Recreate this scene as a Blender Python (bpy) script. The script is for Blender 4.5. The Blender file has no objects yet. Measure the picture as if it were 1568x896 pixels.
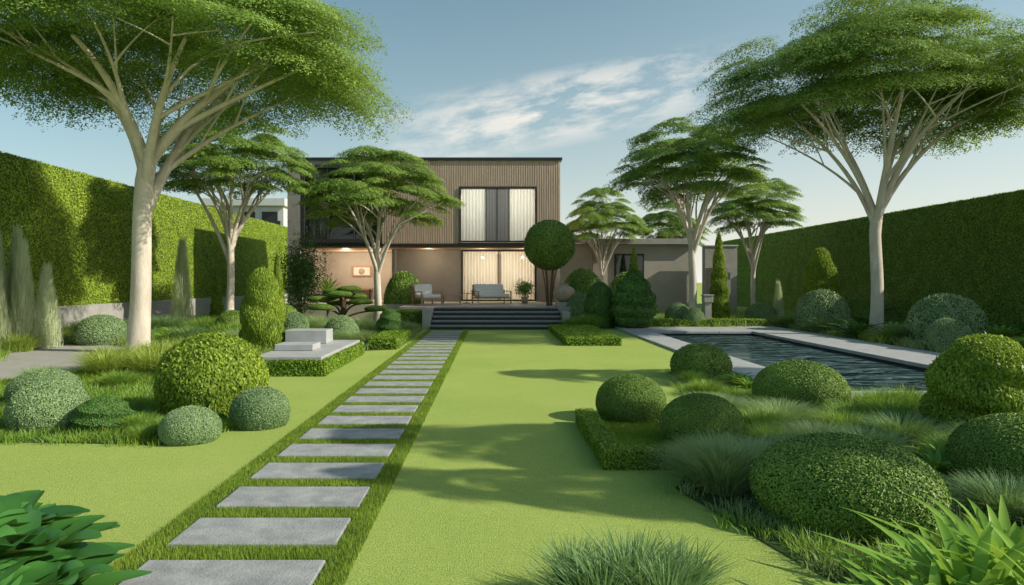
import bpy, math, random
import numpy as np
from mathutils import Vector
rng=np.random.default_rng(7); random.seed(7)
S=bpy.context.scene
COL=S.collection
# ------------------------------------------------------------------ materials
def newmat(name):
    m=bpy.data.materials.new(name); m.use_nodes=True
    nt=m.node_tree; nt.nodes.clear()
    out=nt.nodes.new('ShaderNodeOutputMaterial')
    return m,nt,out
def N(nt,t,**k):
    n=nt.nodes.new(t)
    for a,b in k.items():
        if a in n.inputs.keys(): n.inputs[a].default_value=b
        else: setattr(n,a,b)
    return n
def c4(c): return (c[0],c[1],c[2],1)
def solid(name,a,b=None,rough=.7,scale=6,bump=.0,bscale=60,stretch=(1,1,1),spec=.3,metal=0):
    m,nt,out=newmat(name); L=nt.links
    if b is None: b=tuple(x*.8 for x in a)
    geo=N(nt,'ShaderNodeNewGeometry'); mp=N(nt,'ShaderNodeMapping'); mp.inputs['Scale'].default_value=stretch
    L.new(geo.outputs['Position'],mp.inputs['Vector'])
    no=N(nt,'ShaderNodeTexNoise',Scale=scale,Detail=8.0,Roughness=.65); L.new(mp.outputs[0],no.inputs['Vector'])
    cr=N(nt,'ShaderNodeValToRGB'); cr.color_ramp.elements[0].position=.3; cr.color_ramp.elements[1].position=.7
    cr.color_ramp.elements[0].color=c4(b); cr.color_ramp.elements[1].color=c4(a); L.new(no.outputs['Fac'],cr.inputs[0])
    p=N(nt,'ShaderNodeBsdfPrincipled'); p.inputs['Roughness'].default_value=rough; p.inputs['Specular IOR Level'].default_value=spec; p.inputs['Metallic'].default_value=metal
    L.new(cr.outputs[0],p.inputs['Base Color'])
    if bump:
        n2=N(nt,'ShaderNodeTexNoise',Scale=bscale,Detail=6.0,Roughness=.6); L.new(mp.outputs[0],n2.inputs['Vector'])
        bp=N(nt,'ShaderNodeBump'); bp.inputs['Strength'].default_value=bump; bp.inputs['Distance'].default_value=.02
        L.new(n2.outputs['Fac'],bp.inputs['Height']); L.new(bp.outputs[0],p.inputs['Normal'])
    L.new(p.outputs[0],out.inputs[0]); return m
def leafmat(name,dark,light,tr=.25,scale=1.2,rough=.5):
    m,nt,out=newmat(name); L=nt.links
    geo=N(nt,'ShaderNodeNewGeometry')
    no=N(nt,'ShaderNodeTexNoise',Scale=scale,Detail=2.0,Roughness=.6); L.new(geo.outputs['Position'],no.inputs['Vector'])
    a=N(nt,'ShaderNodeMath',operation='MULTIPLY'); a.inputs[1].default_value=.65; L.new(geo.outputs['Random Per Island'],a.inputs[0])
    b=N(nt,'ShaderNodeMath',operation='MULTIPLY_ADD'); b.inputs[1].default_value=1.1; L.new(no.outputs['Fac'],b.inputs[0]); 
    c=N(nt,'ShaderNodeMath',operation='SUBTRACT'); c.inputs[1].default_value=.38; L.new(a.outputs[0],b.inputs[2]); L.new(b.outputs[0],c.inputs[0])
    cr=N(nt,'ShaderNodeValToRGB'); e=cr.color_ramp.elements; e[0].color=c4(dark); e[1].color=c4(light); L.new(c.outputs[0],cr.inputs[0])
    p=N(nt,'ShaderNodeBsdfPrincipled'); p.inputs['Roughness'].default_value=rough; p.inputs['Specular IOR Level'].default_value=.25
    L.new(cr.outputs[0],p.inputs['Base Color'])
    if tr<=0:
        L.new(p.outputs[0],out.inputs[0]); return m
    t=N(nt,'ShaderNodeBsdfTranslucent'); 
    hs=N(nt,'ShaderNodeMix',data_type='RGBA'); hs.inputs[0].default_value=.35; L.new(cr.outputs[0],hs.inputs[6]); hs.inputs[7].default_value=(.5,.58,.06,1)
    L.new(hs.outputs[2],t.inputs[0])
    mx=N(nt,'ShaderNodeMixShader'); mx.inputs[0].default_value=tr; L.new(p.outputs[0],mx.inputs[1]); L.new(t.outputs[0],mx.inputs[2])
    L.new(mx.outputs[0],out.inputs[0]); return m
M={}
M['core']=solid('foliage_core',(.05,.1,.018),(.03,.06,.01),.9,8)  # dark green core under the leaf quads
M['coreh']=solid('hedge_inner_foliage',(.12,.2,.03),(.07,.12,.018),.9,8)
M['leaf']=leafmat('topiary_leaf',(.055,.135,.018),(.32,.46,.085),0)
M['leafy']=leafmat('bright_topiary_leaf',(.08,.16,.015),(.42,.55,.06),.25)
M['leafb']=leafmat('silver_topiary_leaf',(.09,.18,.07),(.39,.52,.24),0)
M['leafd']=leafmat('dark_topiary_leaf',(.03,.085,.02),(.15,.3,.06),0)
M['tree']=leafmat('tree_leaf',(.075,.17,.03),(.36,.52,.11),.38,.9)
M['hedge']=leafmat('hedge_leaf',(.19,.29,.025),(.5,.63,.075),.2,2.5)  # left hedge, its sunlit tone put into the leaf colour
M['hedger']=leafmat('hedge_leaf_shaded',(.12,.21,.03),(.36,.5,.09),.2,2.5)  # darker copy for the right hedge, its shade put into the colour
M['box']=leafmat('box_hedge_leaf',(.08,.19,.015),(.34,.48,.05),.2,1.5)
M['gr']=leafmat('grass_blade',(.1,.23,.03),(.38,.56,.1),.3,1.0)
M['gry']=leafmat('yellow_grass_blade',(.2,.3,.04),(.5,.6,.13),.3,1.0)
M['grs']=leafmat('silver_grass_blade',(.16,.27,.09),(.48,.6,.28),.3,1.0)
M['grb']=leafmat('blue_grass_blade',(.09,.2,.07),(.3,.46,.19),.25,1.0)
M['plume']=leafmat('plume_blade',(.5,.58,.34),(.8,.84,.6),.35,1.0)
M['turf']=leafmat('turf_blade',(.13,.24,.02),(.37,.5,.07),.35,2.0)
M['fern']=leafmat('broad_leaf',(.1,.27,.03),(.38,.6,.09),.35,1.5,.35)
M['fernd']=leafmat('dark_broad_leaf',(.03,.12,.025),(.1,.29,.06),.22,1.5,.25)
M['bark']=solid('pale_bark',(.74,.67,.57),(.52,.45,.37),.85,5,.5,30,(1,1,.35))
M['barkd']=solid('brown_bark',(.2,.14,.09),(.1,.07,.04),.9,8,.5,30)
M['conc']=solid('concrete',(.42,.41,.38),(.32,.31,.29),.8,3,.3,90)
M['paver']=solid('paver_stone',(.43,.44,.43),(.24,.25,.255),.75,5,.5,70)
M['coping']=solid('pool_coping_stone',(.46,.47,.47),(.35,.36,.36),.6,3,.2,80)
M['step']=solid('step_stone',(.29,.3,.29),(.2,.21,.21),.7,4,.2,80)
M['patio']=solid('patio_stone',(.44,.41,.36),(.34,.31,.27),.6,3,.1,80)
M['dark']=solid('dark_metal',(.04,.042,.045),(.03,.031,.034),.4,5)
M['greyw']=solid('grey_render',(.34,.315,.28),(.28,.26,.23),.85,1.5,.2,60)
M['beige']=solid('beige_render',(.48,.44,.38),(.41,.37,.32),.85,1.5,.15,60)
M['white']=solid('white_render',(.66,.66,.64),(.58,.58,.57),.85,1.5)
M['wood']=solid('timber_cladding',(.72,.55,.42),(.49,.36,.265),.65,5,.3,50,(3,3,.25))
M['wood2']=solid('warm_timber',(.48,.31,.19),(.35,.22,.13),.5,5,.2,50,(.3,4,3))
M['cush']=solid('cushion_fabric',(.74,.72,.68),(.66,.64,.6),.95,10,.2,200)
M['terra']=solid('clay',(.5,.38,.29),(.38,.28,.2),.8,6,.3,40)
M['tile']=solid('dark_pool_tile',(.03,.045,.05),(.015,.025,.03),.5,4)
M['soil']=solid('bed_soil',(.07,.12,.025),(.035,.06,.015),.95,4,.8,30)
def curtmat(name,col):
    m,nt,out=newmat(name);L=nt.links
    d=N(nt,'ShaderNodeBsdfDiffuse');d.inputs[0].default_value=c4(col)
    t=N(nt,'ShaderNodeBsdfTranslucent');t.inputs[0].default_value=c4(col)
    mx=N(nt,'ShaderNodeMixShader');mx.inputs[0].default_value=.5
    L.new(d.outputs[0],mx.inputs[1]);L.new(t.outputs[0],mx.inputs[2]);L.new(mx.outputs[0],out.inputs[0]);return m
M['curt']=curtmat('curtain_fabric',(.84,.82,.77))
M['curtd']=curtmat('grey_curtain_fabric',(.16,.16,.16))
def glassmat():
    m,nt,out=newmat('window_glass');L=nt.links
    g=N(nt,'ShaderNodeBsdfGlossy');g.inputs['Roughness'].default_value=.02
    t=N(nt,'ShaderNodeBsdfTransparent');t.inputs[0].default_value=(.85,.88,.88,1)
    f=N(nt,'ShaderNodeFresnel');f.inputs[0].default_value=1.5
    mx=N(nt,'ShaderNodeMixShader');L.new(f.outputs[0],mx.inputs[0]);L.new(t.outputs[0],mx.inputs[1]);L.new(g.outputs[0],mx.inputs[2]);L.new(mx.outputs[0],out.inputs[0]);return m
M['glass']=glassmat()
def watermat():
    m,nt,out=newmat('pool_water');L=nt.links
    geo=N(nt,'ShaderNodeNewGeometry');mp=N(nt,'ShaderNodeMapping');mp.inputs['Scale'].default_value=(.5,.9,1);L.new(geo.outputs['Position'],mp.inputs[0])
    n1=N(nt,'ShaderNodeTexNoise',Scale=1.6,Detail=2.5,Roughness=.45,Distortion=1.2);L.new(mp.outputs[0],n1.inputs['Vector'])
    b=N(nt,'ShaderNodeBump');b.inputs['Strength'].default_value=1.0;b.inputs['Distance'].default_value=.45;L.new(n1.outputs[0],b.inputs['Height'])
    p=N(nt,'ShaderNodeBsdfPrincipled');p.inputs['Base Color'].default_value=(.045,.085,.085,1);p.inputs['Roughness'].default_value=.02;p.inputs['IOR'].default_value=1.33;p.inputs['Specular IOR Level'].default_value=1.0
    L.new(b.outputs[0],p.inputs['Normal']);L.new(p.outputs[0],out.inputs[0]);return m
M['water']=watermat()
def lawnmat():
    m,nt,out=newmat('lawn_grass');L=nt.links
    geo=N(nt,'ShaderNodeNewGeometry')
    n1=N(nt,'ShaderNodeTexNoise',Scale=85.0,Detail=4.0,Roughness=.8);L.new(geo.outputs['Position'],n1.inputs['Vector'])
    n2=N(nt,'ShaderNodeTexNoise',Scale=.6,Detail=5.0,Roughness=.6);L.new(geo.outputs['Position'],n2.inputs['Vector'])
    n3=N(nt,'ShaderNodeTexNoise',Scale=14.0,Detail=4.0,Roughness=.7);L.new(geo.outputs['Position'],n3.inputs['Vector'])
    r1=N(nt,'ShaderNodeValToRGB');e=r1.color_ramp.elements;e[0].position=.36;e[1].position=.64;e[0].color=(.19,.275,.045,1);e[1].color=(.62,.70,.21,1);L.new(n1.outputs[0],r1.inputs[0])
    r2=N(nt,'ShaderNodeValToRGB');e=r2.color_ramp.elements;e[0].position=.3;e[1].position=.7;e[0].color=(.82,.89,.78,1);e[1].color=(1,1,1,1);L.new(n2.outputs[0],r2.inputs[0])
    r3=N(nt,'ShaderNodeValToRGB');e=r3.color_ramp.elements;e[0].position=.25;e[1].position=.7;e[0].color=(.8,.86,.78,1);e[1].color=(1,1,1,1);L.new(n3.outputs[0],r3.inputs[0])
    m1=N(nt,'ShaderNodeMix',data_type='RGBA',blend_type='MULTIPLY');m1.inputs[0].default_value=1;L.new(r1.outputs[0],m1.inputs[6]);L.new(r2.outputs[0],m1.inputs[7])
    m2=N(nt,'ShaderNodeMix',data_type='RGBA',blend_type='MULTIPLY');m2.inputs[0].default_value=1;L.new(m1.outputs[2],m2.inputs[6]);L.new(r3.outputs[0],m2.inputs[7])
    b=N(nt,'ShaderNodeBump');b.inputs['Strength'].default_value=.6;b.inputs['Distance'].default_value=.018;L.new(n1.outputs[0],b.inputs['Height'])
    p=N(nt,'ShaderNodeBsdfPrincipled');p.inputs['Roughness'].default_value=.9;p.inputs['Specular IOR Level'].default_value=.1
    L.new(m2.outputs[2],p.inputs['Base Color']);L.new(b.outputs[0],p.inputs['Normal']);L.new(p.outputs[0],out.inputs[0]);return m
M['lawn']=lawnmat()
# ------------------------------------------------------------------ mesh builder (all quads)
class B:
    def __init__(s): s.V=[];s.Q=[];s.I=[];s.Sm=[];s.n=0
    def add(s,V,Q,mi=0,sm=False):
        V=np.asarray(V,float).reshape(-1,3);Q=np.asarray(Q,int).reshape(-1,4)
        s.V.append(V);s.Q.append(Q+s.n);s.I.append(np.full(len(Q),mi));s.Sm.append(np.full(len(Q),sm));s.n+=len(V)
    def box(s,x0,x1,y0,y1,z0,z1,mi=0):
        V=[(x0,y0,z0),(x1,y0,z0),(x1,y1,z0),(x0,y1,z0),(x0,y0,z1),(x1,y0,z1),(x1,y1,z1),(x0,y1,z1)]
        s.add(V,[(0,3,2,1),(4,5,6,7),(0,1,5,4),(1,2,6,5),(2,3,7,6),(3,0,4,7)],mi)
    def tube(s,P,R,k=8,mi=0):
        P=np.asarray(P,float);n=len(P);T=np.gradient(P,axis=0);T/=np.linalg.norm(T,axis=1)[:,None]+1e-9
        ref=np.array([.31,.95,.05]);A=np.cross(T,ref);A/=np.linalg.norm(A,axis=1)[:,None]+1e-9;Bn=np.cross(T,A)
        th=np.linspace(0,2*np.pi,k,endpoint=False)
        V=P[:,None,:]+np.asarray(R)[:,None,None]*(np.cos(th)[None,:,None]*A[:,None,:]+np.sin(th)[None,:,None]*Bn[:,None,:])
        i=np.arange(n-1)[:,None];j=np.arange(k)[None,:];j2=(j+1)%k
        Q=np.stack([i*k+j,i*k+j2,(i+1)*k+j2,(i+1)*k+j],-1).reshape(-1,4)
        s.add(V,Q,mi,True)
    def leaves(s,P,Nn,L,asp=.5,mi=0):
        n=len(P);Nn=Nn/(np.linalg.norm(Nn,axis=1)[:,None]+1e-9)
        r=rng.normal(size=(n,3));t=np.cross(Nn,r);t/=np.linalg.norm(t,axis=1)[:,None]+1e-9;b=np.cross(Nn,t)
        L=np.broadcast_to(L,(n,))[:,None]*rng.uniform(.7,1.3,(n,1))
        V=np.stack([P-t*L,P+b*L*asp,P+t*L,P-b*L*asp],1)
        s.add(V,np.arange(4*n),mi)
    def lathe(s,prof,k=24,mi=0,c=(0,0,0)):
        prof=np.array(prof,float);th=np.linspace(0,2*np.pi,k,endpoint=False);n=len(prof)
        V=np.stack([prof[:,0,None]*np.cos(th)+c[0],prof[:,0,None]*np.sin(th)+c[1],np.repeat(prof[:,1,None],k,1)+c[2]],-1)
        i=np.arange(n-1)[:,None];j=np.arange(k)[None,:];j2=(j+1)%k
        s.add(V,np.stack([i*k+j,i*k+j2,(i+1)*k+j2,(i+1)*k+j],-1).reshape(-1,4),mi,True)
    def blades(s,P,ang,L,w,arch=.5,seg=3,mi=0,broad=False,droop=.5,pw=1.0):
        n=len(P);L=np.broadcast_to(L,(n,));ar=np.broadcast_to(arch,(n,));w=np.broadcast_to(w,(n,));dr=np.broadcast_to(droop,(n,))
        H=np.stack([np.cos(ang),np.sin(ang),0*ang],-1);tw=ang+np.pi/2+rng.normal(0,.25 if broad else .6,n)
        Sd=np.stack([np.cos(tw),np.sin(tw),0*tw],-1);rows=[]
        for i in range(seg+1):
            t=i/seg
            c=P+H*(L*ar*(t**1.4))[:,None];c[:,2]+=L*np.sqrt(np.maximum(.05,1-ar**2*.8))*(t-dr*t*t)
            ww=w*(math.sin(math.pi*(.12+.87*t))**pw if broad else (1-.88*t))
            if broad:
                m=c.copy();m[:,2]-=ww*.35
                rows.append(np.stack([c-Sd*ww[:,None],m,c+Sd*ww[:,None]],1))
            else: rows.append(np.stack([c-Sd*ww[:,None],c+Sd*ww[:,None]],1))
        k=rows[0].shape[1];V=np.stack(rows,1)
        base=(np.arange(n)*(seg+1)*k)[:,None,None];i=np.arange(seg)[None,:,None];j=np.arange(k-1)[None,None,:]
        a=base+i*k+j
        s.add(V,np.stack([a,a+1,a+k+1,a+k],-1).reshape(-1,4),mi,broad)
    def mesh(s,name,mats):
        V=np.concatenate(s.V);Q=np.concatenate(s.Q);I=np.concatenate(s.I);Sm=np.concatenate(s.Sm)
        me=bpy.data.meshes.new(name);me.vertices.add(len(V));me.vertices.foreach_set('co',V.astype(np.float32).ravel())
        me.loops.add(len(Q)*4);me.loops.foreach_set('vertex_index',Q.astype(np.int32).ravel())
        me.polygons.add(len(Q));me.polygons.foreach_set('loop_start',np.arange(0,len(Q)*4,4,dtype=np.int32))
        for m in mats: me.materials.append(M[m])
        me.polygons.foreach_set('material_index',I.astype(np.int32));me.polygons.foreach_set('use_smooth',Sm.astype(bool))
        me.update(calc_edges=True);return me
def obj(name,me,loc=(0,0,0),sc=(1,1,1),rz=0,parent=None,bevel=0):
    o=bpy.data.objects.new(name,me);COL.objects.link(o);o.location=loc
    o.scale=sc if hasattr(sc,'__len__') else (sc,)*3
    o.rotation_euler=(0,0,rz)
    if parent: o.parent=parent
    if bevel:
        b=o.modifiers.new('bevel','BEVEL');b.width=bevel;b.segments=2;b.limit_method='ANGLE'
    return o
def empty(name,loc=(0,0,0),rz=0,sc=1):
    e=bpy.data.objects.new(name,None);COL.objects.link(e);e.location=loc;e.rotation_euler=(0,0,rz);e.scale=(sc,)*3;e.empty_display_size=.2;return e
def bx(parent,name,mat,x0,x1,y0,y1,z0,z1,bevel=0,rot=None):
    b=B();cx,cy,cz=(x0+x1)/2,(y0+y1)/2,(z0+z1)/2
    b.box(x0-cx,x1-cx,y0-cy,y1-cy,z0-cz,z1-cz);o=obj(name,b.mesh(name,[mat]),(cx,cy,cz),parent=parent,bevel=bevel)
    if rot:o.rotation_euler=rot
    return o
def inpoly(P,poly):
    x,y=P[:,0],P[:,1];r=np.zeros(len(P),bool);n=len(poly)
    for i in range(n):
        x0,y0=poly[i];x1,y1=poly[(i+1)%n]
        if y0==y1: continue
        r^=((y0>y)!=(y1>y))&(x<(x1-x0)*(y-y0)/(y1-y0)+x0)
    return r
def polypts(poly,dens):
    a=np.array(poly);lo=a.min(0);hi=a.max(0);n=int(np.prod(hi-lo)*dens)
    P=rng.uniform(lo,hi,(n,2));return P[inpoly(P,poly)]
def wob(P,f,sd=0):
    return (np.sin(P[:,0]*f+1.3+sd)*np.cos(P[:,1]*f*1.13+2.1*sd)+np.sin(P[:,2]*f*.9+P[:,0]*f*.6+sd)+.5*np.sin(P[:,1]*f*2.1+P[:,2]*f*1.7+sd*3))/2.5
# ------------------------------------------------------------------ ground, pool, paths
PX0,PX1,PY0,PY1=5.2,8.6,10.2,22.5
b=B();xs=[-400,PX0,PX1,400];ys=[-60,PY0,PY1,900]
V=[(x,y,0) for y in ys for x in xs]
b.add(V,[(j*4+i,j*4+i+1,(j+1)*4+i+1,(j+1)*4+i) for j in range(3) for i in range(3) if not(i==1 and j==1)])
obj('lawn_ground',b.mesh('lawn',['lawn']))
pool=empty('swimming_pool')
b=B();z=-1.3
b.add([(PX0,PY0,z),(PX1,PY0,z),(PX1,PY1,z),(PX0,PY1,z),(PX0,PY0,.03),(PX1,PY0,.03),(PX1,PY1,.03),(PX0,PY1,.03)],[(0,1,2,3),(0,4,5,1),(1,5,6,2),(2,6,7,3),(3,7,4,0)])
obj('basin',b.mesh('basin',['tile']),parent=pool)
b=B();b.add([(PX0,PY0,-.07),(PX1,PY0,-.07),(PX1,PY1,-.07),(PX0,PY1,-.07)],[(0,1,2,3)])
obj('water',b.mesh('water',['water']),parent=pool)
b=B()
def slabs(x0,x1,y0,y1,step,alongy,z0,z1,g=.006):
    a,c=(y0,y1) if alongy else (x0,x1);n=max(1,round((c-a)/step));d=(c-a)/n
    for i in range(n):
        p,q=a+i*d+g,a+(i+1)*d-g
        if alongy:b.box(x0+g,x1-g,p,q,z0,z1)
        else:b.box(p,q,y0+g,y1-g,z0,z1)
slabs(4.4,PX0+.05,9.6,24.7,1.5,True,-.02,.06)
slabs(PX1-.05,10.3,9.6,31,1.5,True,-.02,.06)
slabs(PX0+.05,PX1-.05,9.6,PY0+.05,1.2,False,-.02,.06)
slabs(PX0+.05,PX1-.05,PY1-.05,24.7,1.2,False,-.02,.06)
obj('coping',b.mesh('coping',['coping']),parent=pool,bevel=.01)
XL,XR=-2.07,-.99
b=B();y=2.14;gaps=[]
while y<23:
    b.box(XL+.005+rng.uniform(0,.012),XR-rng.uniform(0,.012),y,y+.49,-.02,.035);gaps.append((y+.49,y+.73));y+=.73
obj('stepping_stone_path',b.mesh('pavers',['paver']),bevel=.008)
def turf(name,rects,dens,h,mat='turf',w=.0035,jit=.2):
    b=B()
    for (x0,x1,y0,y1) in rects:
        ym=(y0+y1)/2;k=float(np.clip(6/max(ym,3),.25,1.3))
        n=int((x1-x0)*(y1-y0)*dens*k);P=np.zeros((n,3));P[:,0]=rng.uniform(x0,x1,n);P[:,1]=rng.uniform(y0,y1,n)
        b.blades(P,rng.uniform(0,6.28,n),h*rng.uniform(1-jit,1+jit,n),w/k**.8,rng.uniform(.05,.35,n),2,0,droop=.1)
    return obj(name,b.mesh(name,[mat]))
R=[(XL,XR,a+.008,c-.008) for a,c in gaps]
yy=np.arange(2.1,23.2,.6)
for a in yy: R+= [(XL-.17,XL-.005,a,a+.6),(XR+.005,XR+.16,a,a+.6)]
turf('path_grass_border',R,12000,.05)
b=B();b.box(XL-.165,XL,2.1,23.5,-.01,.02);b.box(XR,XR+.155,2.1,23.5,-.01,.02)
for a,c in gaps:b.box(XL+.002,XR-.002,a+.002,c-.002,-.01,.018)
obj('path_turf_base',b.mesh('turfbase',['soil']))
b=B()
b.add([(-7.3,13.9,.012),(-9.5,17.8,.012),(-13.0,19.0,.012),(-10.2,14,.012),(-10.2,14,.012),(-12,9,.012),(-9.9,8.6,.012),(-7.3,13.9,.012)],[(0,1,2,3),(7,4,5,6)])
obj('garden_walkway',b.mesh('walk',['conc']))
# ------------------------------------------------------------------ beds
BEDS={
'bedA':([(-2.9,7.9),(-3.4,7.1),(-5,7.2),(-7,7.1),(-9.6,7.4),(-9.8,8.5),(-7.4,13.6),(-5.2,12.0),(-4.6,10),(-3.6,9.4)],.008),
'bedB':([(-4.4,12.4),(-7.2,13.9),(-9.4,17.8),(-13.9,19.2),(-13.9,31),(-3.6,27),(-3.3,24.5),(-2.45,24),(-2.45,17),(-4.4,16.2)],.012),
'bedC':([(-10.3,14),(-12.9,18.9),(-13.9,19.0),(-13.9,6),(-12.2,9)],.016),
'bedR1':([(1.75,6.1),(1.5,5.6),(1.65,4.9),(1.85,4.1),(2.1,3.3),(7,3.2),(13,9.4),(4.35,9.5),(4.3,13),(3.3,12.7),(2.7,9.5),(2.3,8.9),(2.0,8.3),(2.0,6.4)],.008),
'bedR2':([(10.35,9),(16.6,9),(16.6,32),(10.35,31.2)],.008),
'bedR3':([(2.6,24.2),(4.35,24.8),(10.2,24.9),(10.2,31.1),(16.5,32.2),(16.5,36),(3.3,36),(2.6,27)],.012)}
for k,(poly,z) in BEDS.items():
    me=bpy.data.meshes.new(k);me.from_pydata([(x,y,z) for x,y in poly],[],[tuple(range(len(poly)))]);me.materials.append(M['soil']);obj('planting_bed',me)
def clumps(b,C,nb,r,L,w,mi=0,arch=(.1,.75)):
    n=len(C)
    if n==0:return
    P=np.repeat(C,nb,0);a=rng.uniform(0,6.28,n*nb);rr=np.repeat(np.broadcast_to(r,(n,)),nb)*rng.uniform(0,1,n*nb)
    P=P+np.stack([np.cos(a)*rr,np.sin(a)*rr,0*a],-1)
    LL=np.repeat(np.broadcast_to(L,(n,)),nb)*rng.uniform(.6,1.15,n*nb)
    b.blades(P,a+rng.normal(0,.5,n*nb),LL,w,rng.uniform(*arch,n*nb),3,mi,droop=.35)
def carpet(name,poly,dens,nb,r,L,mats,w=.006):
    b=B();P=polypts(poly,dens);C=np.zeros((len(P),3));C[:,:2]=P
    nz=(wob(C*1.0,.9)+1)/2;k=np.clip((nz*len(mats)+rng.normal(0,.2,len(C))).astype(int),0,len(mats)-1)
    for i in range(len(mats)):
        s=C[k==i];clumps(b,s,nb,r,L*rng.uniform(.6,1.3,len(s)),w,i)
    return obj(name,b.mesh(name,mats))
carpet('ground_cover_plants',BEDS['bedA'][0],20,60,.18,.16,['turf','gr','box'],.005)
carpet('ground_cover_plants',BEDS['bedB'][0],6,45,.26,.45,['gr','grs','turf','grb'],.008)
carpet('ground_cover_plants',BEDS['bedC'][0],8,45,.25,.4,['gry','gr','fern'],.008)
carpet('ground_cover_plants',BEDS['bedR1'][0],26,60,.17,.16,['gr','turf','grs','gr'],.005)
carpet('ground_cover_plants',BEDS['bedR2'][0],6,45,.26,.45,['gry','grs','gr'],.009)
carpet('ground_cover_plants',BEDS['bedR3'][0],5,40,.26,.42,['grb','gr','grs'],.01)
turf('hedge_court_grass',[(1.2,2.0,6.36,8.2)],7000,.04)
# ------------------------------------------------------------------ topiary meshes
def topiary(name,prof,n,leaf,mats,groove=None,bump=.02,asp=.55):
    b=B();nt_,na=28,40
    def surf(a,t,k=1.0):
        r,z=prof(t);g=groove(a,t) if groove else 1.0
        P=np.stack([r*g*np.cos(a),r*g*np.sin(a),z+0*a],-1)
        w=1+bump*wob(P,7)
        P[...,0]*=w*k;P[...,1]*=w*k;return P
    T,A=np.meshgrid(np.linspace(0,1,nt_),np.linspace(0,2*np.pi,na,endpoint=False),indexing='ij')
    P=surf(A.ravel(),T.ravel(),.965);i=np.arange(nt_-1)[:,None];j=np.arange(na)[None,:];j2=(j+1)%na
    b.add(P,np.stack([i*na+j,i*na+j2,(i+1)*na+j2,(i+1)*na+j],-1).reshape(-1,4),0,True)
    t=rng.uniform(0.0,1,n*4);r,_=prof(t);
    r2,z2=prof(np.minimum(t+.01,1));r1,z1=prof(np.maximum(t-.01,0));ds=np.hypot(r2-r1,z2-z1)
    wt=(r+.02)*ds;t=t[rng.uniform(0,np.percentile(wt,98),n*4)<wt][:n];n=len(t);a=rng.uniform(0,6.2832,n)
    e=.012;P=surf(a,t);Pa=surf(a+e,t);Pt=surf(a,np.minimum(t+e,1.0))-surf(a,np.maximum(t-e,0))
    Nn=np.cross(Pa-P,Pt);Nn/=np.linalg.norm(Nn,axis=1)[:,None]+1e-9
    P=P+Nn*rng.normal(0,leaf*.5,(n,1));b.leaves(P,Nn+rng.normal(0,.55,(n,3)),leaf,asp,1)
    return b.mesh(name,mats)
sph=lambda t:(np.sin(np.pi*np.clip(t,0,1)),-np.cos(np.pi*t))
def dome(t):
    th=-.62+t*(math.pi/2+.62);return (np.cos(th),(np.sin(th)+math.sin(.62))/(1+math.sin(.62)))
def eggp(t):
    q=np.where(t>.34,(t-.34)/.66,(.34-t)/.56);return (np.sqrt(np.maximum(0,1-q*q))**.9*(1-.1*t),t)
cone=lambda t:(np.minimum(1,t*14+.5)*(1-t)**.6*(1-.1*t)+.0,t)
ballN=topiary('ball_n',dome,60000,.0155,['core','leaf'])
ballNb=topiary('ball_nb',dome,32000,.021,['core','leafb'])
ballM=topiary('ball_m',dome,20000,.028,['core','leaf'])
ballMb=topiary('ball_mb',dome,18000,.028,['core','leafb'])
ballF=topiary('ball_full',sph,24000,.03,['core','leaf'],bump=.03)
ballY=topiary('ball_y',dome,30000,.03,['core','leafy'],bump=.05)
ballR=topiary('ball_ridge',dome,24000,.025,['core','leafd'],groove=lambda a,t:1-.14*np.abs(np.sin(t*13+a*1.0))**.8)
eggS=topiary('egg_s',eggp,42000,.026,['core','leafy'],groove=lambda a,t:1-.17*np.abs(np.sin(t*8+a))**3,bump=.04)
coneS=topiary('cone_s',cone,26000,.03,['core','leafy'],groove=lambda a,t:1-.22*np.abs(np.sin(t*17+a))**2)
tier=topiary('tier_s',lambda t:(np.sin(np.pi*np.clip(t,0,1)**.8)**.6*(1-.35*t),t),30000,.028,['core','leafd'],groove=lambda a,t:.82+.18*np.abs(np.sin(t*15+.15*np.sin(a*3))))
b=B();nn=6500;t=rng.uniform(0,.9,nn);a=rng.uniform(0,6.283,nn);r=(1-t)**.7*rng.uniform(.1,1.0,nn)
b.blades(np.stack([r*np.cos(a),r*np.sin(a),t],-1),a,rng.uniform(.08,.22,nn),.013,rng.uniform(.3,1.1,nn),3,0,droop=.1);plumeM=b.mesh('plume',['plume'])
def ball(me,x,y,r,top,name='topiary_ball'):
    obj(name,me,(x,y,-.01),(r,r,top+.01),rng.uniform(0,6))
for a in [(2.55,4.95,.64,.57),(4.45,5.7,.55,.58),(4.14,9.2,.6,.63),(1.72,8.5,.43,.54),(2.22,7.25,.43,.5)]: ball(ballN,*a)
ball(ballM,3.72,12.2,.52,.58)
ball(ballY,-3.66,8.9,.68,1.0)
for a in [(-2.74,8.05,.34,.45),(-3.23,7.3,.31,.36),(-5.16,7.95,.43,.53),(-6.33,9.65,.46,.45)]: ball(ballNb,*a)
ball(ballR,-4.45,7.8,.33,.38,'ridged_topiary_ball')
for a in [(-10.6,18.5,.65,.78),(-5.8,20,.42,.8),(-4.2,19,.47,.74),(11.2,23.2,.85,1.4),(11.95,18,.9,1.35),(10.95,16.4,.5,.8),(7.2,26.5,.5,.85),(7.5,25.5,.42,.7),(10.6,27,.6,.85),(5.1,25.6,.5,.55),(3.3,26.6,.5,1.25)]: ball(ballMb,*a)
ball(ballR,-3.0,20,.42,.88,'ridged_topiary_ball'); ball(ballR,3.95,25.2,.62,1.65,'ridged_topiary_ball')
for a in [(-3.9,30,.85,2.1),(3.9,29.5,.95,2.2),(6.2,31,1.0,2.1),(14.3,22,.6,1.2),(-8,21,.5,.8),(-7,23,.5,.9),(13.4,25,.6,1.1)]: ball(ballM,*a,name='round_shrub')
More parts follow.
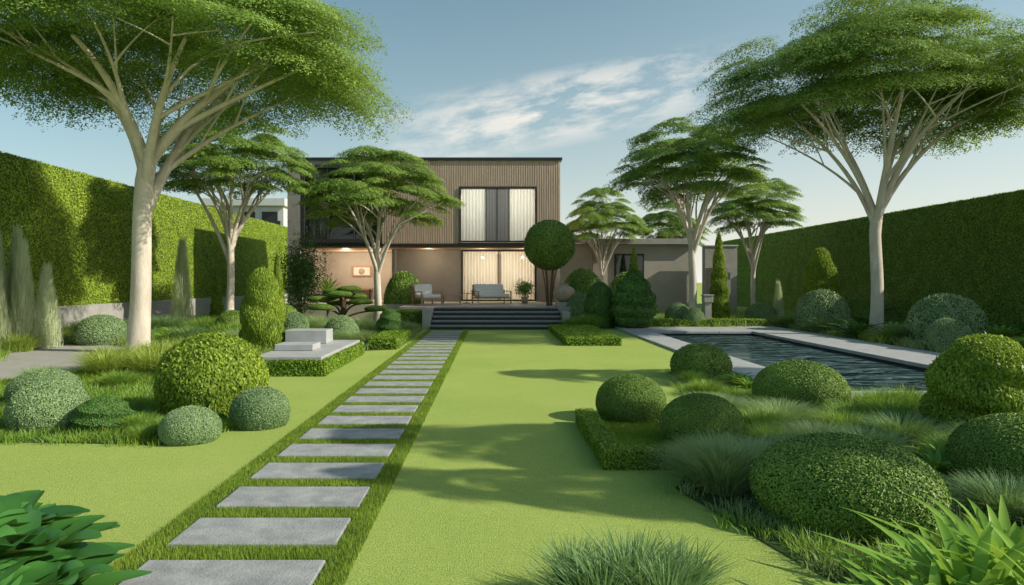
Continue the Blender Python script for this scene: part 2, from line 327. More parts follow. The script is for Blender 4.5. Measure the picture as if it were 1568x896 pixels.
def con(me,x,y,r,h,z=0,name='conical_topiary'): obj(name,me,(x,y,z),(r,r,h),rng.uniform(0,6))
con(eggS,5.5,7.6,.64,1.08);con(eggS,-5.05,15,.52,1.9,.05);con(eggS,12.5,26,.7,2.9)
con(coneS,-6.3,20,.3,2.55);con(coneS,8.95,27,.5,3.65);con(coneS,-11.3,28,.35,1.9)
con(plumeM,-11.6,25.5,.45,3.3,name='feathery_column_shrub')
for x,y,h in [(-11.7,17,2.7),(-12.1,17.6,2.6),(-11.3,17.3,2.1),(-11.9,16.3,2.4),(-12.5,17.2,3.0),(-12.6,18.1,3.1),(-13,16.5,3.0),(-12.3,15.4,2.6),(-11.8,15.8,2.2)]:con(plumeM,x,y,.36,h,name='feathery_column_shrub')
con(plumeM,11.3,27,.28,1.7,name='feathery_column_shrub')
e=empty('tiered_topiary',(5.05,24.4,0));obj('tiers',tier,(0,0,0),(.95,.95,2.15),parent=e);obj('tip',coneS,(0,0,1.85),(.22,.22,1.1),parent=e)
# ------------------------------------------------------------------ box hedges
def boxleaf(b,x0,x1,y0,y1,z0,z1,dens,leaf,mi=1,core=0,amp=.02,skip=None,tilt=.55):
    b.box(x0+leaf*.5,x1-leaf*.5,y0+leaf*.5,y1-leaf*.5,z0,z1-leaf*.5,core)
    for ax,val,sg in ((0,x0,-1),(0,x1,1),(1,y0,-1),(1,y1,1),(2,z1,1)):
        d=[(x0,x1),(y0,y1),(z0,z1)];o=[i for i in range(3) if i!=ax]
        dd=dens*(.15 if skip==(ax,sg) else 1)
        n=int((d[o[0]][1]-d[o[0]][0])*(d[o[1]][1]-d[o[1]][0])*dd)
        P=np.zeros((n,3));P[:,ax]=val
        for i in o:P[:,i]=rng.uniform(*d[i],n)
        Nn=np.zeros((n,3));Nn[:,ax]=sg
        P[:,ax]+=sg*amp*wob(P,2.5)+rng.normal(0,leaf*.45,n)
        b.leaves(P,Nn+rng.normal(0,tilt,(n,3)),leaf,.55,mi)
def boxhedge(name,rects,dens,leaf,mat='box',amp=.006):
    b=B()
    for r in rects:boxleaf(b,*r,dens,leaf,amp=amp)
    return obj(name,b.mesh(name,['core',mat]))
boxhedge('low_box_hedge',[(1.0,1.2,6.15,8.2,0,.17),(1.2,1.95,6.15,6.36,0,.17)],9000,.011)
boxhedge('low_box_hedge',[(1.95,3.4,18,23.6,0,.2)],1500,.025)
boxhedge('low_box_hedge',[(-3.1,-2.4,17,20,0,.28)],1800,.025)
boxhedge('low_box_hedge',[(3.2,4.2,25,25.9,0,.35),(4.6,10.1,25.1,26.0,0,.28)],1000,.03)
boxhedge('low_box_hedge',[(10.5,14,14.2,15.2,0,.45)],900,.03)
boxhedge('low_box_hedge',[(-3.8,-2.55,24.6,26.0,0,.62)],900,.03)
boxhedge('low_box_hedge',[(2.95,3.6,27.2,29,0,.95)],700,.035)
boxhedge('low_box_hedge',[(-5.9,-4.5,12.6,13.8,0,.16)],2500,.018)
pf=empty('raised_stone_seat')
b=B();boxleaf(b,-4.4,-3.0,12.2,15.9,0,.28,3000,.02,amp=.004);obj('hedge_sides',b.mesh('hs',['core','box']),parent=pf)
bx(pf,'slab','coping',-4.32,-3.08,12.28,15.85,.28,.345,.01)
bx(pf,'step_block','coping',-4.25,-3.5,13.3,13.9,.348,.47,.012)
bx(pf,'seat_block','coping',-4.5,-3.6,14.8,15.4,.348,.64,.012)
h=empty('tall_hedge_wall')
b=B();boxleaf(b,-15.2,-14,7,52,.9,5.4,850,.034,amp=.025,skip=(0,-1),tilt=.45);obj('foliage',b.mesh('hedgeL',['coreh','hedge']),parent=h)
bx(h,'plinth','conc',-15.1,-13.9,7,52,0,.9,.01)
h=empty('tall_hedge_wall')
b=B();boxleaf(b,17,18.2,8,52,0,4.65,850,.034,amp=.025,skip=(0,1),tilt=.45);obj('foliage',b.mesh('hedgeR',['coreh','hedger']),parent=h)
# ------------------------------------------------------------------ trees
def bez(a,c,d,n=9):
    t=np.linspace(0,1,n)[:,None];return (1-t)**2*a+2*t*(1-t)*c+t*t*d
def tree_meshes(sd,fork,R,zb,zt,tr,npr,npads,nleaf,leaf,off=(0,0),lean=(0,0),low=0,ter=2,sec=3):
    global rng
    rng=np.random.default_rng(sd)
    b=B();f=np.array([lean[0],lean[1],fork])
    n=12;t=np.linspace(0,1,n);P=np.stack([lean[0]*t**1.5+.03*np.sin(t*5)*fork/3,lean[1]*t+.02*np.sin(t*6+1),-.1+t*(fork+.1)],-1)
    P[-1]=f;b.tube(P,tr*(1-.15*t+.3*np.exp(-t*9)),14)
    ox,oy=off
    und=lambda x,y:zb+.22*(zt-zb)*(1-np.hypot(x-ox,y-oy)/R)
    for i in range(npr):
        a=6.283*i/npr+rng.uniform(-.35,.35);rho=R*rng.uniform(.35,.62)
        e=np.array([ox+rho*math.cos(a),oy+rho*math.sin(a),0]);e[2]=und(e[0],e[1])+.25
        h0=rng.uniform(.72,1.0) if i%2 else 1.0
        s=np.array([lean[0]*h0**1.5,lean[1]*h0,fork*h0]);s[2]-=.02
        c=s+(e-s)*np.array([.32,.32,.62])+rng.normal(0,.12,3)
        r0=tr*rng.uniform(.46,.68);Pm=bez(s,c,e,12);b.tube(Pm,r0*(1-.68*np.linspace(0,1,12)),9)
        for j in range(sec):
            k=int(rng.integers(3,9));s2=Pm[k];a2=a+rng.uniform(-.75,.75);rh=R*rng.uniform(.3,.88)
            e2=np.array([ox+rh*math.cos(a2),oy+rh*math.sin(a2),0]);e2[2]=und(e2[0],e2[1])+.4
            c2=s2+(e2-s2)*np.array([.4,.4,.6])+rng.normal(0,.1,3)
            r2=r0*(1-.06*k)*.6;P2=bez(s2,c2,e2,9);b.tube(P2,r2*(1-.7*np.linspace(0,1,9)),7)
            for q in range(ter):
                k2=int(rng.integers(2,7));s3=P2[k2];a3=a2+rng.uniform(-.5,.5);r3=min(R*.9,np.hypot(s3[0]-ox,s3[1]-oy)+R*rng.uniform(.1,.3))
                e3=np.array([ox+r3*math.cos(a3),oy+r3*math.sin(a3),0]);e3[2]=und(e3[0],e3[1])+.5
                b.tube(bez(s3,s3+(e3-s3)*np.array([.4,.4,.6]),e3,6),r2*.5*(1-.7*np.linspace(0,1,6)),5)
    tm=b.mesh('trunk',['bark'])
    b=B()
    lob=lambda a:.88+.08*np.sin(3*a+sd)+.05*np.sin(7*a+sd*2)
    per=nleaf//npads
    for i in range(npads):
        a=rng.uniform(0,6.283);u=math.sqrt(rng.uniform(0,1));rr=R*lob(a)
        pr=R*rng.uniform(.12,.27);rho=min(u*rr,rr-pr*.4);q=rho/rr
        x=rho*math.cos(a);y=rho*math.sin(a)
        top=zb+(zt-zb)*math.sqrt(max(0,1-q*q))**.95;un=zb+.12*(zt-zb)*(1-q)-low*(1-q)
        v=rng.uniform(0,1)**.8;v=round(v*4)/4*.75+v*.25;z=un+v*(top-un)-pr*.1
        m=int(per*(pr/(R*.2))**2);ang=rng.uniform(0,6.283,m);rd=rng.uniform(0,1,m)**.6
        el=1+.18*np.sin(ang*3+i)+.1*np.sin(ang*8+i*2)+.08*np.sin(ang*19+i)
        px=pr*rd*el*np.cos(ang);py=pr*rd*el*np.sin(ang)
        pz=pr*.27*(1-rd**2)+rng.normal(0,pr*.03,m)-np.abs(rng.normal(0,pr*.055,m))
        out=(px*math.cos(a)+py*math.sin(a))/pr
        pz-=.3*q*pr*out
        P=np.stack([x+px+ox,y+py+oy,z+pz],-1)
        Nn=np.stack([px/pr*.9+.25*q*math.cos(a),py/pr*.9+.25*q*math.sin(a),np.full(m,1.0)],-1)+rng.normal(0,.3,(m,3))
        b.leaves(P,Nn,leaf,.45,0)
    cm=b.mesh('crown',['tree']);return tm,cm
def plant_tree(ms,x,y,rz=0,sc=(1,1,1),name='umbrella_tree'):
    e=empty(name,(x,y,0),rz);e.scale=sc;obj('trunk_and_branches',ms[0],parent=e);obj('crown',ms[1],parent=e)
T1=tree_meshes(11,4.5,5.5,6.25,9.7,.235,6,240,400000,.034,off=(.75,.2),lean=(.25,0),sec=3,ter=2)
T8=tree_meshes(12,3.6,5.0,6.3,10.3,.19,7,240,360000,.036,off=(-.1,0))
TA=tree_meshes(13,2.5,3.2,4.25,6.9,.15,8,130,140000,.038,low=.4)
TB=tree_meshes(14,3.1,3.15,5.1,8.2,.16,8,130,140000,.038,low=.1)
plant_tree(T1,-8.49,16.3);plant_tree(T8,11.8,21)
plant_tree(TA,-4.55,27);plant_tree(TB,7.9,27,.5)
plant_tree(TB,-9.6,25,2.2,(.93,.93,.98));plant_tree(TA,5.75,36,1.7,(.7,.7,.95))
plant_tree(TA,10.4,40,3.1,(.68,.68,.92));plant_tree(TB,12.6,33,4.0,(.75,.75,.85))
# unseen trees added beyond the right edge to cast shadow streaks on the lawn
plant_tree(TA,9.0,5.35,1.0,(.4,.34,.98));plant_tree(TA,7.5,4.15,3.0,(.28,.22,.82));plant_tree(TA,11.2,10.4,2.6,(.42,.4,1.0))
rng=np.random.default_rng(99)
e=empty('ball_topiary_tree',(2.3,27.6,0));obj('crown',ballF,(0,0,3.17),(1.0,1.0,1.0),parent=e)
b=B()
for i in range(6):
    a=i*1.05;b.tube(bez(np.array([.08*math.cos(a),.08*math.sin(a),0]),np.array([.05*math.cos(a),.05*math.sin(a),1.5]),np.array([.4*math.cos(a),.4*math.sin(a),2.6]),8),np.linspace(.04,.02,8),6)
obj('stems',b.mesh('stems',['barkd']),parent=e)
# ------------------------------------------------------------------ grass clumps / rosettes
def clumpmesh(mat,n=900,w=.012,arch=(.15,.95),r=.45):
    b=B();clumps(b,np.zeros((1,3)),n,r,1.0,w,0,arch);return b.mesh('clump',[mat])
CG=clumpmesh('gr',1400,.011,(.1,.85));CS=clumpmesh('grs',3200,.008,(.35,1.0));CY=clumpmesh('gry',1200);CB=clumpmesh('grb',2200,.009,(.2,.95));CX=clumpmesh('grb',700,.015,(.05,.7),.25)
def cl(me,x,y,h,name='ornamental_grass',sx=1):obj(name,me,(x,y,0),(h*sx,h*sx,h),rng.uniform(0,6))
for x,y,h,s in [(1.9,5.6,.55,.95),(2.25,5.85,.5,1.0),(2.0,5.85,.55,.9),(2.75,8.3,.45,1.3),(3.4,8.1,.42,1.3),(2.9,8.9,.35,1.3),(3.1,5.9,.4,1),(3.3,6.9,.4,1.2)]:cl(CS,x,y,h,sx=s)
for x,y,h,s in [(3.6,6.6,.42,1.1),(4.3,7.2,.45,1.1),(4.9,6.6,.45,1.1),(3.7,4.9,.42,1.1),(3.95,4.4,.42,1.1),(5.0,4.9,.4,1.1),(2.9,6.5,.36,1.1)]:cl(CB,x,y,h,sx=s)
for x,y,h,s in [(4.9,8.7,.48,1.1),(5.4,8.9,.48,1.0),(6.2,8.8,.5,1.0),(2.8,7.0,.36,1),(4.3,8.2,.38,1.1),(5.9,8.2,.45,1.1),(3.6,9.0,.38,1.1),(3.2,10.2,.35,1),(3.3,11.2,.35,1),(4.7,8.0,.42,1.1),(4.4,6.4,.4,1),(3.0,7.6,.4,1.1),(3.9,7.6,.4,1.1)]:cl(CG,x,y,h,sx=s)
for x,y,h in [(.72,3.55,.5),(.98,3.62,.43),(.45,3.65,.4),(.85,3.35,.46),(.55,3.4,.46)]:cl(CX,x,y,h,'spiky_blue_grass',1.0)
for x,y,h in [(-3.7,7.6,.28),(-4.0,7.75,.3),(-3.0,7.9,.2),(-6.3,8.3,.36),(-7.3,9,.45),(-6.0,11,.4),(-7.4,11.2,.45),(-5.8,8.6,.3),(-3.75,7.3,.24)]:cl(CG,x,y,h)
for x,y,h in [(-7.0,12.4,.65),(-6.3,12.6,.7),(-5.6,12.3,.6),(-7.4,13.2,.7),(-6.7,13.9,.75),(-5.9,13.5,.7),(-12.6,14.6,.7),(-11.5,16.5,.7),(-12,18.6,.7)]:cl(CY,x,y,h)
for x,y,h in [(-5.6,16.5,.7),(-5.0,17.5,.75),(-4.3,17.4,.7),(-3.6,17.9,.65),(-6.6,18,.7),(-4.6,21,.85),(-5.6,22.5,.9),(-2.9,22,.6),(-3.3,21.2,.8)]:cl(CS,x,y,h)
for x,y,h in [(-12.5,21,.8),(-11.5,21.5,.8),(-10.8,22.5,.9),(-9,21.5,.9),(-7.5,19.5,.8),(-8.4,19,.7),(-10.8,19.6,.6),(-12.8,15,.6),(-11.7,13.9,.55),(11.2,18.5,.8),(10.9,22,.8),(11.2,24.5,.8),(12.8,19.8,.9),(13.4,15.5,.8),(11,25,.8),(3.4,24.3,.8),(2.9,23.9,.7)]:cl(CG if rng.random()<.5 else CB,x,y,h)
def rosette(mat,n,L,w,arch=(.3,1.0),seg=7,droop=.55,pw=1.0):
    b=B();i=np.arange(n);a=i*2.4+rng.normal(0,.15,n);k=i/n
    P=np.stack([.04*np.cos(a),.04*np.sin(a),.02+0*a],-1);b.blades(P,a,L*rng.uniform(.8,1.1,n),w,arch[0]+(arch[1]-arch[0])*(1-k),seg,0,True,droop=droop,pw=pw);return b.mesh('rosette',[mat])
RF=rosette('fern',34,1,.055);RB=rosette('fernd',30,1,.18,(.2,1.0),12,.62,.6);RD=rosette('fernd',30,1,.06);RA=rosette('fern',40,1,.035,(.1,1.05),7,.35);RS=rosette('fern',46,1,.036,(.15,.95),9,.45)
def ro(me,x,y,h,name='broad_leaf_plant',z=0):obj(name,me,(x,y,z),(h,h,h),rng.uniform(0,6))
for x,y,h in [(-2.68,3.75,.8),(-2.3,3.4,.6),(-3.0,4.0,.84),(-2.75,3.35,.75),(-2.45,3.2,.6)]:ro(RB,x,y,h)
for x,y,h in [(2.25,3.2,.85),(2.65,3.5,.88),(1.95,3.0,.72),(2.55,3.0,.9)]:ro(RS,x,y,h,'strap_leaf_plant')
for x,y,h in [(4.1,6.2,.5),(3.85,5.9,.45),(2.95,7.6,.38),(3.15,7.9,.35),(3.95,11.0,.5),(4.0,10.6,.45),(12.9,16.2,.9),(11.6,19.8,1.1),(13.8,18.5,1.1),(10.8,18.6,.9),(14.2,17,1.1),(-12.2,13.5,.9),(-11.3,13,.8),(-12.9,15.8,1.0),(-9.6,20.5,.8),(-9,18.8,.7),(13.8,20.5,1.1),(-10.9,14.2,.8)]:ro(RF,x,y,h,'strap_leaf_plant')
for x,y,h in [(10.8,20.2,1.2),(14.8,19,1.2),(13.2,24,1.2),(14.4,27,2.2),(15,29,2.2)]:ro(RD,x,y,h,'agave_plant')
e=empty('cloud_pruned_pine',(-5.4,24.4,0));b=B()
for i in range(9):
    a=i*2.4;r=.25+.1*i;z=1.35-.09*i;end=np.array([r*math.cos(a)*1.2,r*math.sin(a),z]);b.tube(bez(np.array([0,0,.1]),np.array([.1,.05,z]),end,7),np.linspace(.06,.02,7),6)
    obj('pad',ballM,tuple(end+np.array([0,0,.0])),(.42,.42,.2),parent=e)
obj('stems',b.mesh('st',['barkd']),parent=e)
b=B();P=rng.normal(0,1,(9000,3))*np.array([.38,.38,.62])+np.array([0,0,1.7]);b.leaves(P,rng.normal(0,1,(9000,3)),.05,.35,0)
for i in range(7):b.tube(bez(np.zeros(3),np.array([.1*math.cos(i),.1*math.sin(i),1]),np.array([.5*math.cos(i),.5*math.sin(i),2.2]),7),np.linspace(.03,.01,7),5,1)
obj('bamboo_shrub',b.mesh('bam',['leafd','barkd']),(-8.0,28.6,0),(1.1,1.1,1.15))
# ------------------------------------------------------------------ terrace
tr=empty('stone_terrace')
for i in range(5):
    y0=24+i*.44;zt=(i+1)*.145
    bx(tr,'step_tread','step',-2.2,2.5,y0,26.22,zt-.05,zt,.008)
    bx(tr,'step_riser','dark',-2.18,2.48,y0+.05,26.2,zt-.145,zt-.052)
bx(tr,'terrace_slab','patio',-3.6,3.2,26.25,33,.0,.725,.01)
bx(tr,'terrace_side','patio',-8.9,-3.603,28.8,36,.0,.725,.01)
bx(tr,'cheek_wall','conc',-2.5,-2.22,24.2,26.22,0,.72,.01);bx(tr,'cheek_wall_r','conc',2.52,2.8,24.6,26.22,0,.6,.01)
# ------------------------------------------------------------------ house
H=empty('modern_house')
FZ=.73
bx(H,'upper_floor_slab','dark',-9.0,3.1,31.05,41,3.3,3.46)
bx(H,'roof','dark',-9.1,3.16,30.9,41.1,7.2,7.32,.01)
bx(H,'upper_back_wall','greyw',-9,3.08,40.7,40.95,3.46,7.2)
bx(H,'upper_right_wall','wood',2.95,3.08,31.2,40.7,3.46,7.2)
bx(H,'upper_left_wall','greyw',-9.3,-8.72,30.95,40.7,.7,7.2)
for i,(x0,x1,z0,z1) in enumerate([(-5,-1.5,3.46,7.2),(2.0,3.08,3.46,7.2),(-1.498,1.998,5.98,7.2)]):
    bx(H,f'front_wall_{i}','wood',x0,x1,31.05,31.2,z0,z1)
b=B();x=-5.0
while x<3.06:
    z0=3.42
    if -1.56<x<2.0:z0=6.02
    b.box(x,x+.065,30.985,31.045,z0,7.195);x+=.105
obj('timber_slats',b.mesh('slats',['wood']),parent=H)
bx(H,'fascia_trim','dark',-5.05,3.1,30.97,31.045,3.33,3.41)
def frame(n,x0,x1,z0,z1,y0,y1,t,mulls=(),mat='dark'):
    bx(H,n+'_l',mat,x0,x0+t,y0,y1,z0,z1);bx(H,n+'_r',mat,x1-t,x1,y0,y1,z0,z1)
    bx(H,n+'_t',mat,x0+t,x1-t,y0,y1,z1-t,z1);bx(H,n+'_b',mat,x0+t,x1-t,y0,y1,z0,z0+t)
    for m in mulls:bx(H,n+'_m',mat,m-.025,m+.025,y0+.02,y1-.02,z0+t,z1-t)
frame('upper_window',-1.5,2.0,3.48,5.98,30.93,31.25,.07,(-.3,.2,.75))
bx(H,'upper_glass','glass',-1.42,1.92,31.12,31.13,3.55,5.9)
def curtain(n,x0,x1,y,z0,z1,mat):
    xs=np.linspace(x0,x1,int((x1-x0)*60));yy=y+.04*np.sin(xs*42)+.012*np.sin(xs*97);k=len(xs)
    V=np.concatenate([np.stack([xs,yy,0*xs+z0],-1),np.stack([xs,yy,0*xs+z1],-1)])
    b=B();i=np.arange(k-1);b.add(V,np.stack([i,i+1,i+1+k,i+k],-1),0,True);obj(n,b.mesh(n,[mat]),parent=H)
curtain('curtain_left',-1.4,-.33,31.35,3.5,5.95,'curt');curtain('curtain_right',.75,1.92,31.35,3.5,5.95,'curt')
curtain('curtain_mid',-.3,.73,31.5,3.5,5.95,'curtd')
bx(H,'upper_partition','beige',-5.0,-4.9,31.25,36,3.46,7.2);bx(H,'upper_room_back','beige',-4.9,2.95,35,35.1,3.46,7.2)
frame('corner_window',-8.7,-5.02,3.46,7.0,30.95,31.3,.16,(-7.5,-6.3))
bx(H,'corner_top','greyw',-8.7,-5.02,30.97,31.2,7.0,7.2)
bx(H,'corner_glass','glass',-8.5,-5.2,31.12,31.13,3.6,6.85)
bx(H,'corner_room_back','greyw',-8.7,-5.0,34.5,34.6,3.46,7.2)
curtain('corner_curtain',-8.4,-7.6,31.5,3.5,6.9,'curt')
bx(H,'soffit','wood2',-8.7,3.0,31.1,36,3.22,3.29)
bx(H,'recess_wall','greyw',-4.6,-1.5,33,33.2,FZ,3.215)
bx(H,'recess_wall_r','greyw',2.1,2.94,33,33.2,FZ,3.215)
bx(H,'right_side_wall','greyw',2.95,3.08,31.1,41,0,3.29)
bx(H,'loggia_side','greyw',-4.75,-4.605,32.2,36,FZ,3.215)
bx(H,'loggia_back','beige',-8.7,-4.76,35.6,35.8,FZ,3.215)
bx(H,'loggia_floor','patio',-8.7,-4.78,31,35.6,.726,.76)
bx(H,'room_back','beige',-4.6,2.94,37.5,37.6,FZ,3.215);bx(H,'room_floor','patio',-4.6,2.94,33.2,37.5,.74,.76);bx(H,'room_ceiling','white',-4.6,2.94,36.01,37.5,3.2,3.29)
bx(H,'room_left','beige',-4.6,-4.5,33.21,37.5,.76,3.2)
frame('sliding_door',-1.5,2.1,.76,3.215,32.92,33.1,.07,(.28,.36))
bx(H,'door_glass','glass',-1.42,2.02,33.0,33.01,.84,3.14)
curtain('door_curtain_l',-1.4,.2,33.3,.8,3.18,'curt');curtain('door_curtain_r',.45,2.0,33.3,.8,3.18,'curt')
for x in (-4,-2.8,-1.5,.2,1.8):
    b=B();b.lathe([(.001,0),(.05,0),(.06,-.015),(.06,0)],12,0);obj('downlight',b.mesh('dl',['white']),(x,32,3.218),parent=H)
bx(H,'wall_art_frame','wood2',-7.3,-6.3,35.5,35.58,1.95,2.5,.02);bx(H,'wall_art_canvas','cush',-7.22,-6.38,35.47,35.498,2.02,2.43,.01)
b=B();b.lathe([(.001,0),(.16,.0),(.13,.03),(.001,.03)],16);o=obj('wall_art_relief',b.mesh('rel',['terra']),(-6.8,35.465,2.22),parent=H);o.rotation_euler=(math.pi/2,0,0)
bx(H,'console','wood2',-7.4,-6.2,35.1,35.5,1.3,1.36);bx(H,'console_leg','dark',-7.3,-7.25,35.15,35.45,.76,1.3);bx(H,'console_leg2','dark',-6.35,-6.3,35.15,35.45,.76,1.3)
def lamp(n,loc,e,sz=.3,typ='POINT',rot=None,col=(1,.82,.6)):
    l=bpy.data.lights.new(n,typ);l.energy=e;l.color=col
    if typ=='POINT':l.shadow_soft_size=sz
    o=bpy.data.objects.new(n,l);COL.objects.link(o);o.location=loc;o.parent=H
    return o
lamp('living_room_lamp',(-.6,35.0,2.5),180);lamp('living_room_lamp',(1.3,35.0,2.5),180)
lamp('curtain_fill_light',(-.9,33.2,5.6),260,col=(1,.93,.8));lamp('curtain_fill_light',(1.3,33.2,5.6),260,col=(1,.93,.8))  # fill lights added behind the upper curtains to brighten them
lamp('loggia_lamp',(-7.3,34.0,2.65),75,.1);lamp('loggia_lamp',(-5.8,34.0,2.65),75,.1)
lamp('terrace_downlight',(-3,31.9,2.9),30,.06);lamp('terrace_downlight',(-.5,31.7,2.9),22,.06);lamp('terrace_downlight',(1.5,31.7,2.9),20,.06)
W=empty('garden_pavilion_wing')
bx(W,'wall','beige',3.1,11,37,44,0,3.7);bx(W,'fascia','conc',3.1,11.2,36.7,44.2,3.7,4.0,.01)
bx(W,'door_recess','dark',6.6,8.2,36.93,36.998,.1,3.2);bx(W,'window_panel','glass',6.7,8.1,36.9,36.92,.2,3.1);bx(W,'pier','greyw',5.4,5.8,36.75,36.995,0,3.69)
W=empty('grey_garden_wall');bx(W,'block','conc',11.2,12.9,36,36.5,0,3.55,.01);bx(W,'cap','white',11.15,12.95,35.95,36.55,3.55,3.62,.01);bx(W,'return_wall','conc',11.2,11.5,33,35.94,0,2.4,.01)
W=empty('neighbour_house')
bx(W,'main_block','white',-20,-14.7,48,56,0,7.0);bx(W,'roof_slab','white',-20.3,-14.5,47.6,56,7.0,7.5);bx(W,'wing','beige',-27,-20.3,49,57,0,6.6);bx(W,'wing_roof','terra',-27.3,-20.31,48.6,57,6.6,6.85)
for x in (-19.4,-17.8,-16.2):bx(W,'window','dark',x,x+1.1,47.93,47.998,5.2,6.6)
bx(W,'balcony_rail','dark',-20,-14.7,47.3,47.35,5.0,5.9)
# ------------------------------------------------------------------ furniture
def chair(name,x,y,rz,w,d,back_tilt=.25):
    e=empty(name,(x,y,.728),rz)
    for sx in(-1,1):
        bx(e,'front_leg','wood2',sx*w/2-.025,sx*w/2+.025,-d/2-.025,-d/2+.025,0,.52,.006)
        bx(e,'back_leg','wood2',sx*w/2-.025,sx*w/2+.025,d/2-.05,d/2,0,.62,.006,(-.1,0,0))
        bx(e,'armrest','wood2',sx*w/2-.04,sx*w/2+.04,-d/2-.05,d/2+.02,.523,.56,.01)
        bx(e,'side_rail','wood2',sx*w/2-.02,sx*w/2+.02,-d/2+.03,d/2-.055,.22,.28,.006)
    bx(e,'seat_frame','wood2',-w/2+.03,w/2-.03,-d/2+.0,d/2-.05,.22,.27,.006)
    bx(e,'seat_cushion','cush',-w/2+.05,w/2-.05,-d/2-.02,d/2-.12,.275,.43,.05)
    bx(e,'back_cushion','cush',-w/2+.06,w/2-.06,d/2-.16,d/2-.0,.38,.86,.05,(-back_tilt,0,0))
    bx(e,'back_frame','wood2',-w/2+.03,w/2-.03,d/2+.02,d/2+.05,.3,.84,.006,(-back_tilt,0,0))
    return e
chair('garden_armchair',-2.75,28.6,.6,.95,.85)
chair('garden_loveseat',-.05,30.0,.35,1.5,.85,.35)
e=empty('coffee_table',(-1.75,29.2,.728))
for i in range(6):bx(e,'slat','wood2',-.4,.4,-.3+i*.1,-.21+i*.1,.38,.41,.004)
for sx in(-1,1):
    for sy in(-1,1):bx(e,'leg','wood2',sx*.36-.02,sx*.36+.02,sy*.24-.02,sy*.24+.02,0,.378,.004)
e=empty('side_table',(-1.15,30.5,.728));b=B();b.lathe([(.001,.42),(.24,.42),(.24,.45),(.001,.45)],20);b.lathe([(.02,0),(.02,.42)],8);b.lathe([(.001,0),(.16,0),(.15,.02),(.02,.03)],16);obj('table_top_and_stem',b.mesh('st',['wood2']),parent=e)
e=empty('clay_urn',(2.8,26.3,0));b=B();b.lathe([(.001,0),(.2,0),(.38,.15),(.44,.34),(.38,.52),(.22,.62),(.15,.66),(.19,.72),(.14,.71),(.1,.6)],32);obj('urn_body',b.mesh('urn',['terra']),(0,.45,.9),parent=e)
bx(e,'plinth','conc',-.3,.3,.15,.75,.73,.9,.01)
e=empty('potted_plant',(1.42,30.2,.728));b=B();b.lathe([(.001,0),(.13,0),(.17,.3),(.15,.3),(.13,.25),(.001,.25)],20);obj('pot',b.mesh('pot',['terra']),parent=e)
b=B();P=rng.normal(0,1,(1500,3))*np.array([.17,.17,.15])+np.array([0,0,.65]);b.leaves(P,rng.normal(0,1,(1500,3)),.045,.45);b.tube(np.array([[0,0,.2],[.02,0,.4],[0,0,.65]]),[.02,.015,.01],6,1);obj('foliage',b.mesh('pf',['leaf','barkd']),parent=e)
e=empty('agave_bowl_planter',(-6.4,26.6,0));b=B();b.lathe([(.001,0),(.3,0),(.28,.05),(.07,.1),(.06,.85),(.1,.9),(.55,1.1),(.62,1.2),(.56,1.2),(.4,1.08),(.001,1.08)],28);obj('bowl_and_pedestal',b.mesh('bowl',['dark']),parent=e);obj('agave',RA,(0,0,1.08),(1.05,1.05,1.25),parent=e)
e=empty('stone_lantern',(8.15,25.9,0))
bx(e,'shaft','conc',-.12,.12,-.12,.12,0,.9,.01);bx(e,'base','conc',-.2,.2,-.2,.2,0,.12,.01);bx(e,'head','conc',-.17,.17,-.17,.17,.9,1.15,.02);bx(e,'cap','conc',-.2,.2,-.2,.2,1.153,1.2,.02)
# ------------------------------------------------------------------ light, sky, camera
EL=math.radians(32);az=math.radians(-12)
d=Vector((math.cos(az)*math.cos(EL),math.sin(az)*math.cos(EL),math.sin(EL)))
l=bpy.data.lights.new('sun','SUN');l.energy=5.0;l.angle=math.radians(.5);l.color=(1,.93,.77)
o=bpy.data.objects.new('sun',l);COL.objects.link(o);o.rotation_euler=d.to_track_quat('Z','Y').to_euler()
w=bpy.data.worlds.new('World');S.world=w;w.use_nodes=True;nt=w.node_tree;nt.nodes.clear();L=nt.links
out=N(nt,'ShaderNodeOutputWorld');bg=N(nt,'ShaderNodeBackground');bg.inputs[1].default_value=.145
sky=N(nt,'ShaderNodeTexSky');sky.sky_type='NISHITA';sky.sun_disc=False;sky.sun_elevation=EL;sky.sun_rotation=math.radians(102);sky.dust_density=1.5;sky.air_density=1.0;sky.ozone_density=1.5
hs=N(nt,'ShaderNodeHueSaturation');hs.inputs['Saturation'].default_value=1.05;hs.inputs['Hue'].default_value=.465;hs.inputs['Value'].default_value=.85;L.new(sky.outputs[0],hs.inputs['Color'])
tc=N(nt,'ShaderNodeTexCoord');sp=N(nt,'ShaderNodeSeparateXYZ');L.new(tc.outputs['Generated'],sp.inputs[0])
def mth(op,a,b_=None,c=None,clamp=False):
    n=N(nt,'ShaderNodeMath',operation=op);n.use_clamp=clamp
    for i,v in enumerate((a,b_,c)):
        if v is None:continue
        if isinstance(v,(int,float)):n.inputs[i].default_value=v
        else:L.new(v,n.inputs[i])
    return n.outputs[0]
zz=mth('MAXIMUM',sp.outputs[2],0.0)
hz=mth('EXPONENT',mth('MULTIPLY',zz,-6.0))
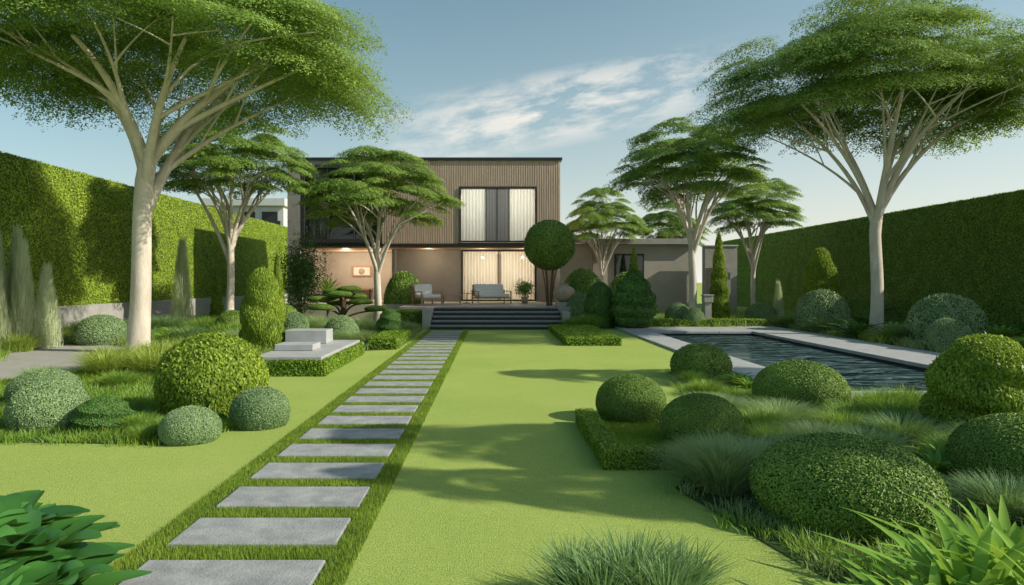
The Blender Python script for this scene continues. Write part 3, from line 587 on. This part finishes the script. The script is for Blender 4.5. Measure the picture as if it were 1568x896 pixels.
hf=mth('MULTIPLY',hz,mth('MULTIPLY_ADD',sp.outputs[0],.6,.8,clamp=True),clamp=True)
mh=N(nt,'ShaderNodeMix',data_type='RGBA');L.new(hf,mh.inputs[0]);L.new(hs.outputs[0],mh.inputs[6]);mh.inputs[7].default_value=(6.5,6.6,5.9,1)
ys=mth('MAXIMUM',sp.outputs[1],.05);u=mth('DIVIDE',sp.outputs[0],ys);v=mth('DIVIDE',sp.outputs[2],ys)
cv=mth('SUBTRACT',mth('SUBTRACT',v,.255),mth('MULTIPLY',mth('SUBTRACT',u,.1),.2))
m1=mth('SUBTRACT',1,mth('MULTIPLY',mth('MULTIPLY',cv,cv),260),clamp=True)
uu=mth('SUBTRACT',u,.1);m2=mth('SUBTRACT',1,mth('MULTIPLY',mth('MULTIPLY',uu,uu),11),clamp=True)
cb=N(nt,'ShaderNodeCombineXYZ');L.new(mth('MULTIPLY',uu,8),cb.inputs[0]);L.new(mth('MULTIPLY',cv,24),cb.inputs[1]);cb.inputs[2].default_value=1.1
nz=N(nt,'ShaderNodeTexNoise',Scale=1.3,Detail=12.0,Roughness=.62,Distortion=.15);L.new(cb.outputs[0],nz.inputs['Vector'])
cl_=mth('MULTIPLY',mth('MULTIPLY',m1,m2),mth('MULTIPLY',mth('SUBTRACT',nz.outputs[0],.40),5.5,clamp=True),clamp=True)
mx=N(nt,'ShaderNodeMix',data_type='RGBA');L.new(mth('MULTIPLY',cl_,.92),mx.inputs[0]);L.new(mh.outputs[2],mx.inputs[6]);mx.inputs[7].default_value=(6.4,6.2,5.7,1)
L.new(mx.outputs[2],bg.inputs[0]);L.new(bg.outputs[0],out.inputs[0])
cam=bpy.data.cameras.new('camera');cam.lens=24;cam.sensor_width=36;cam.shift_x=.019;cam.shift_y=-.0108;cam.clip_end=3000;cam.clip_start=.05
co=bpy.data.objects.new('camera',cam);COL.objects.link(co);co.location=(0,0,1.7);co.rotation_euler=(math.pi/2,0,0);S.camera=co
S.view_settings.view_transform='Standard';S.view_settings.look='None';S.view_settings.exposure=0
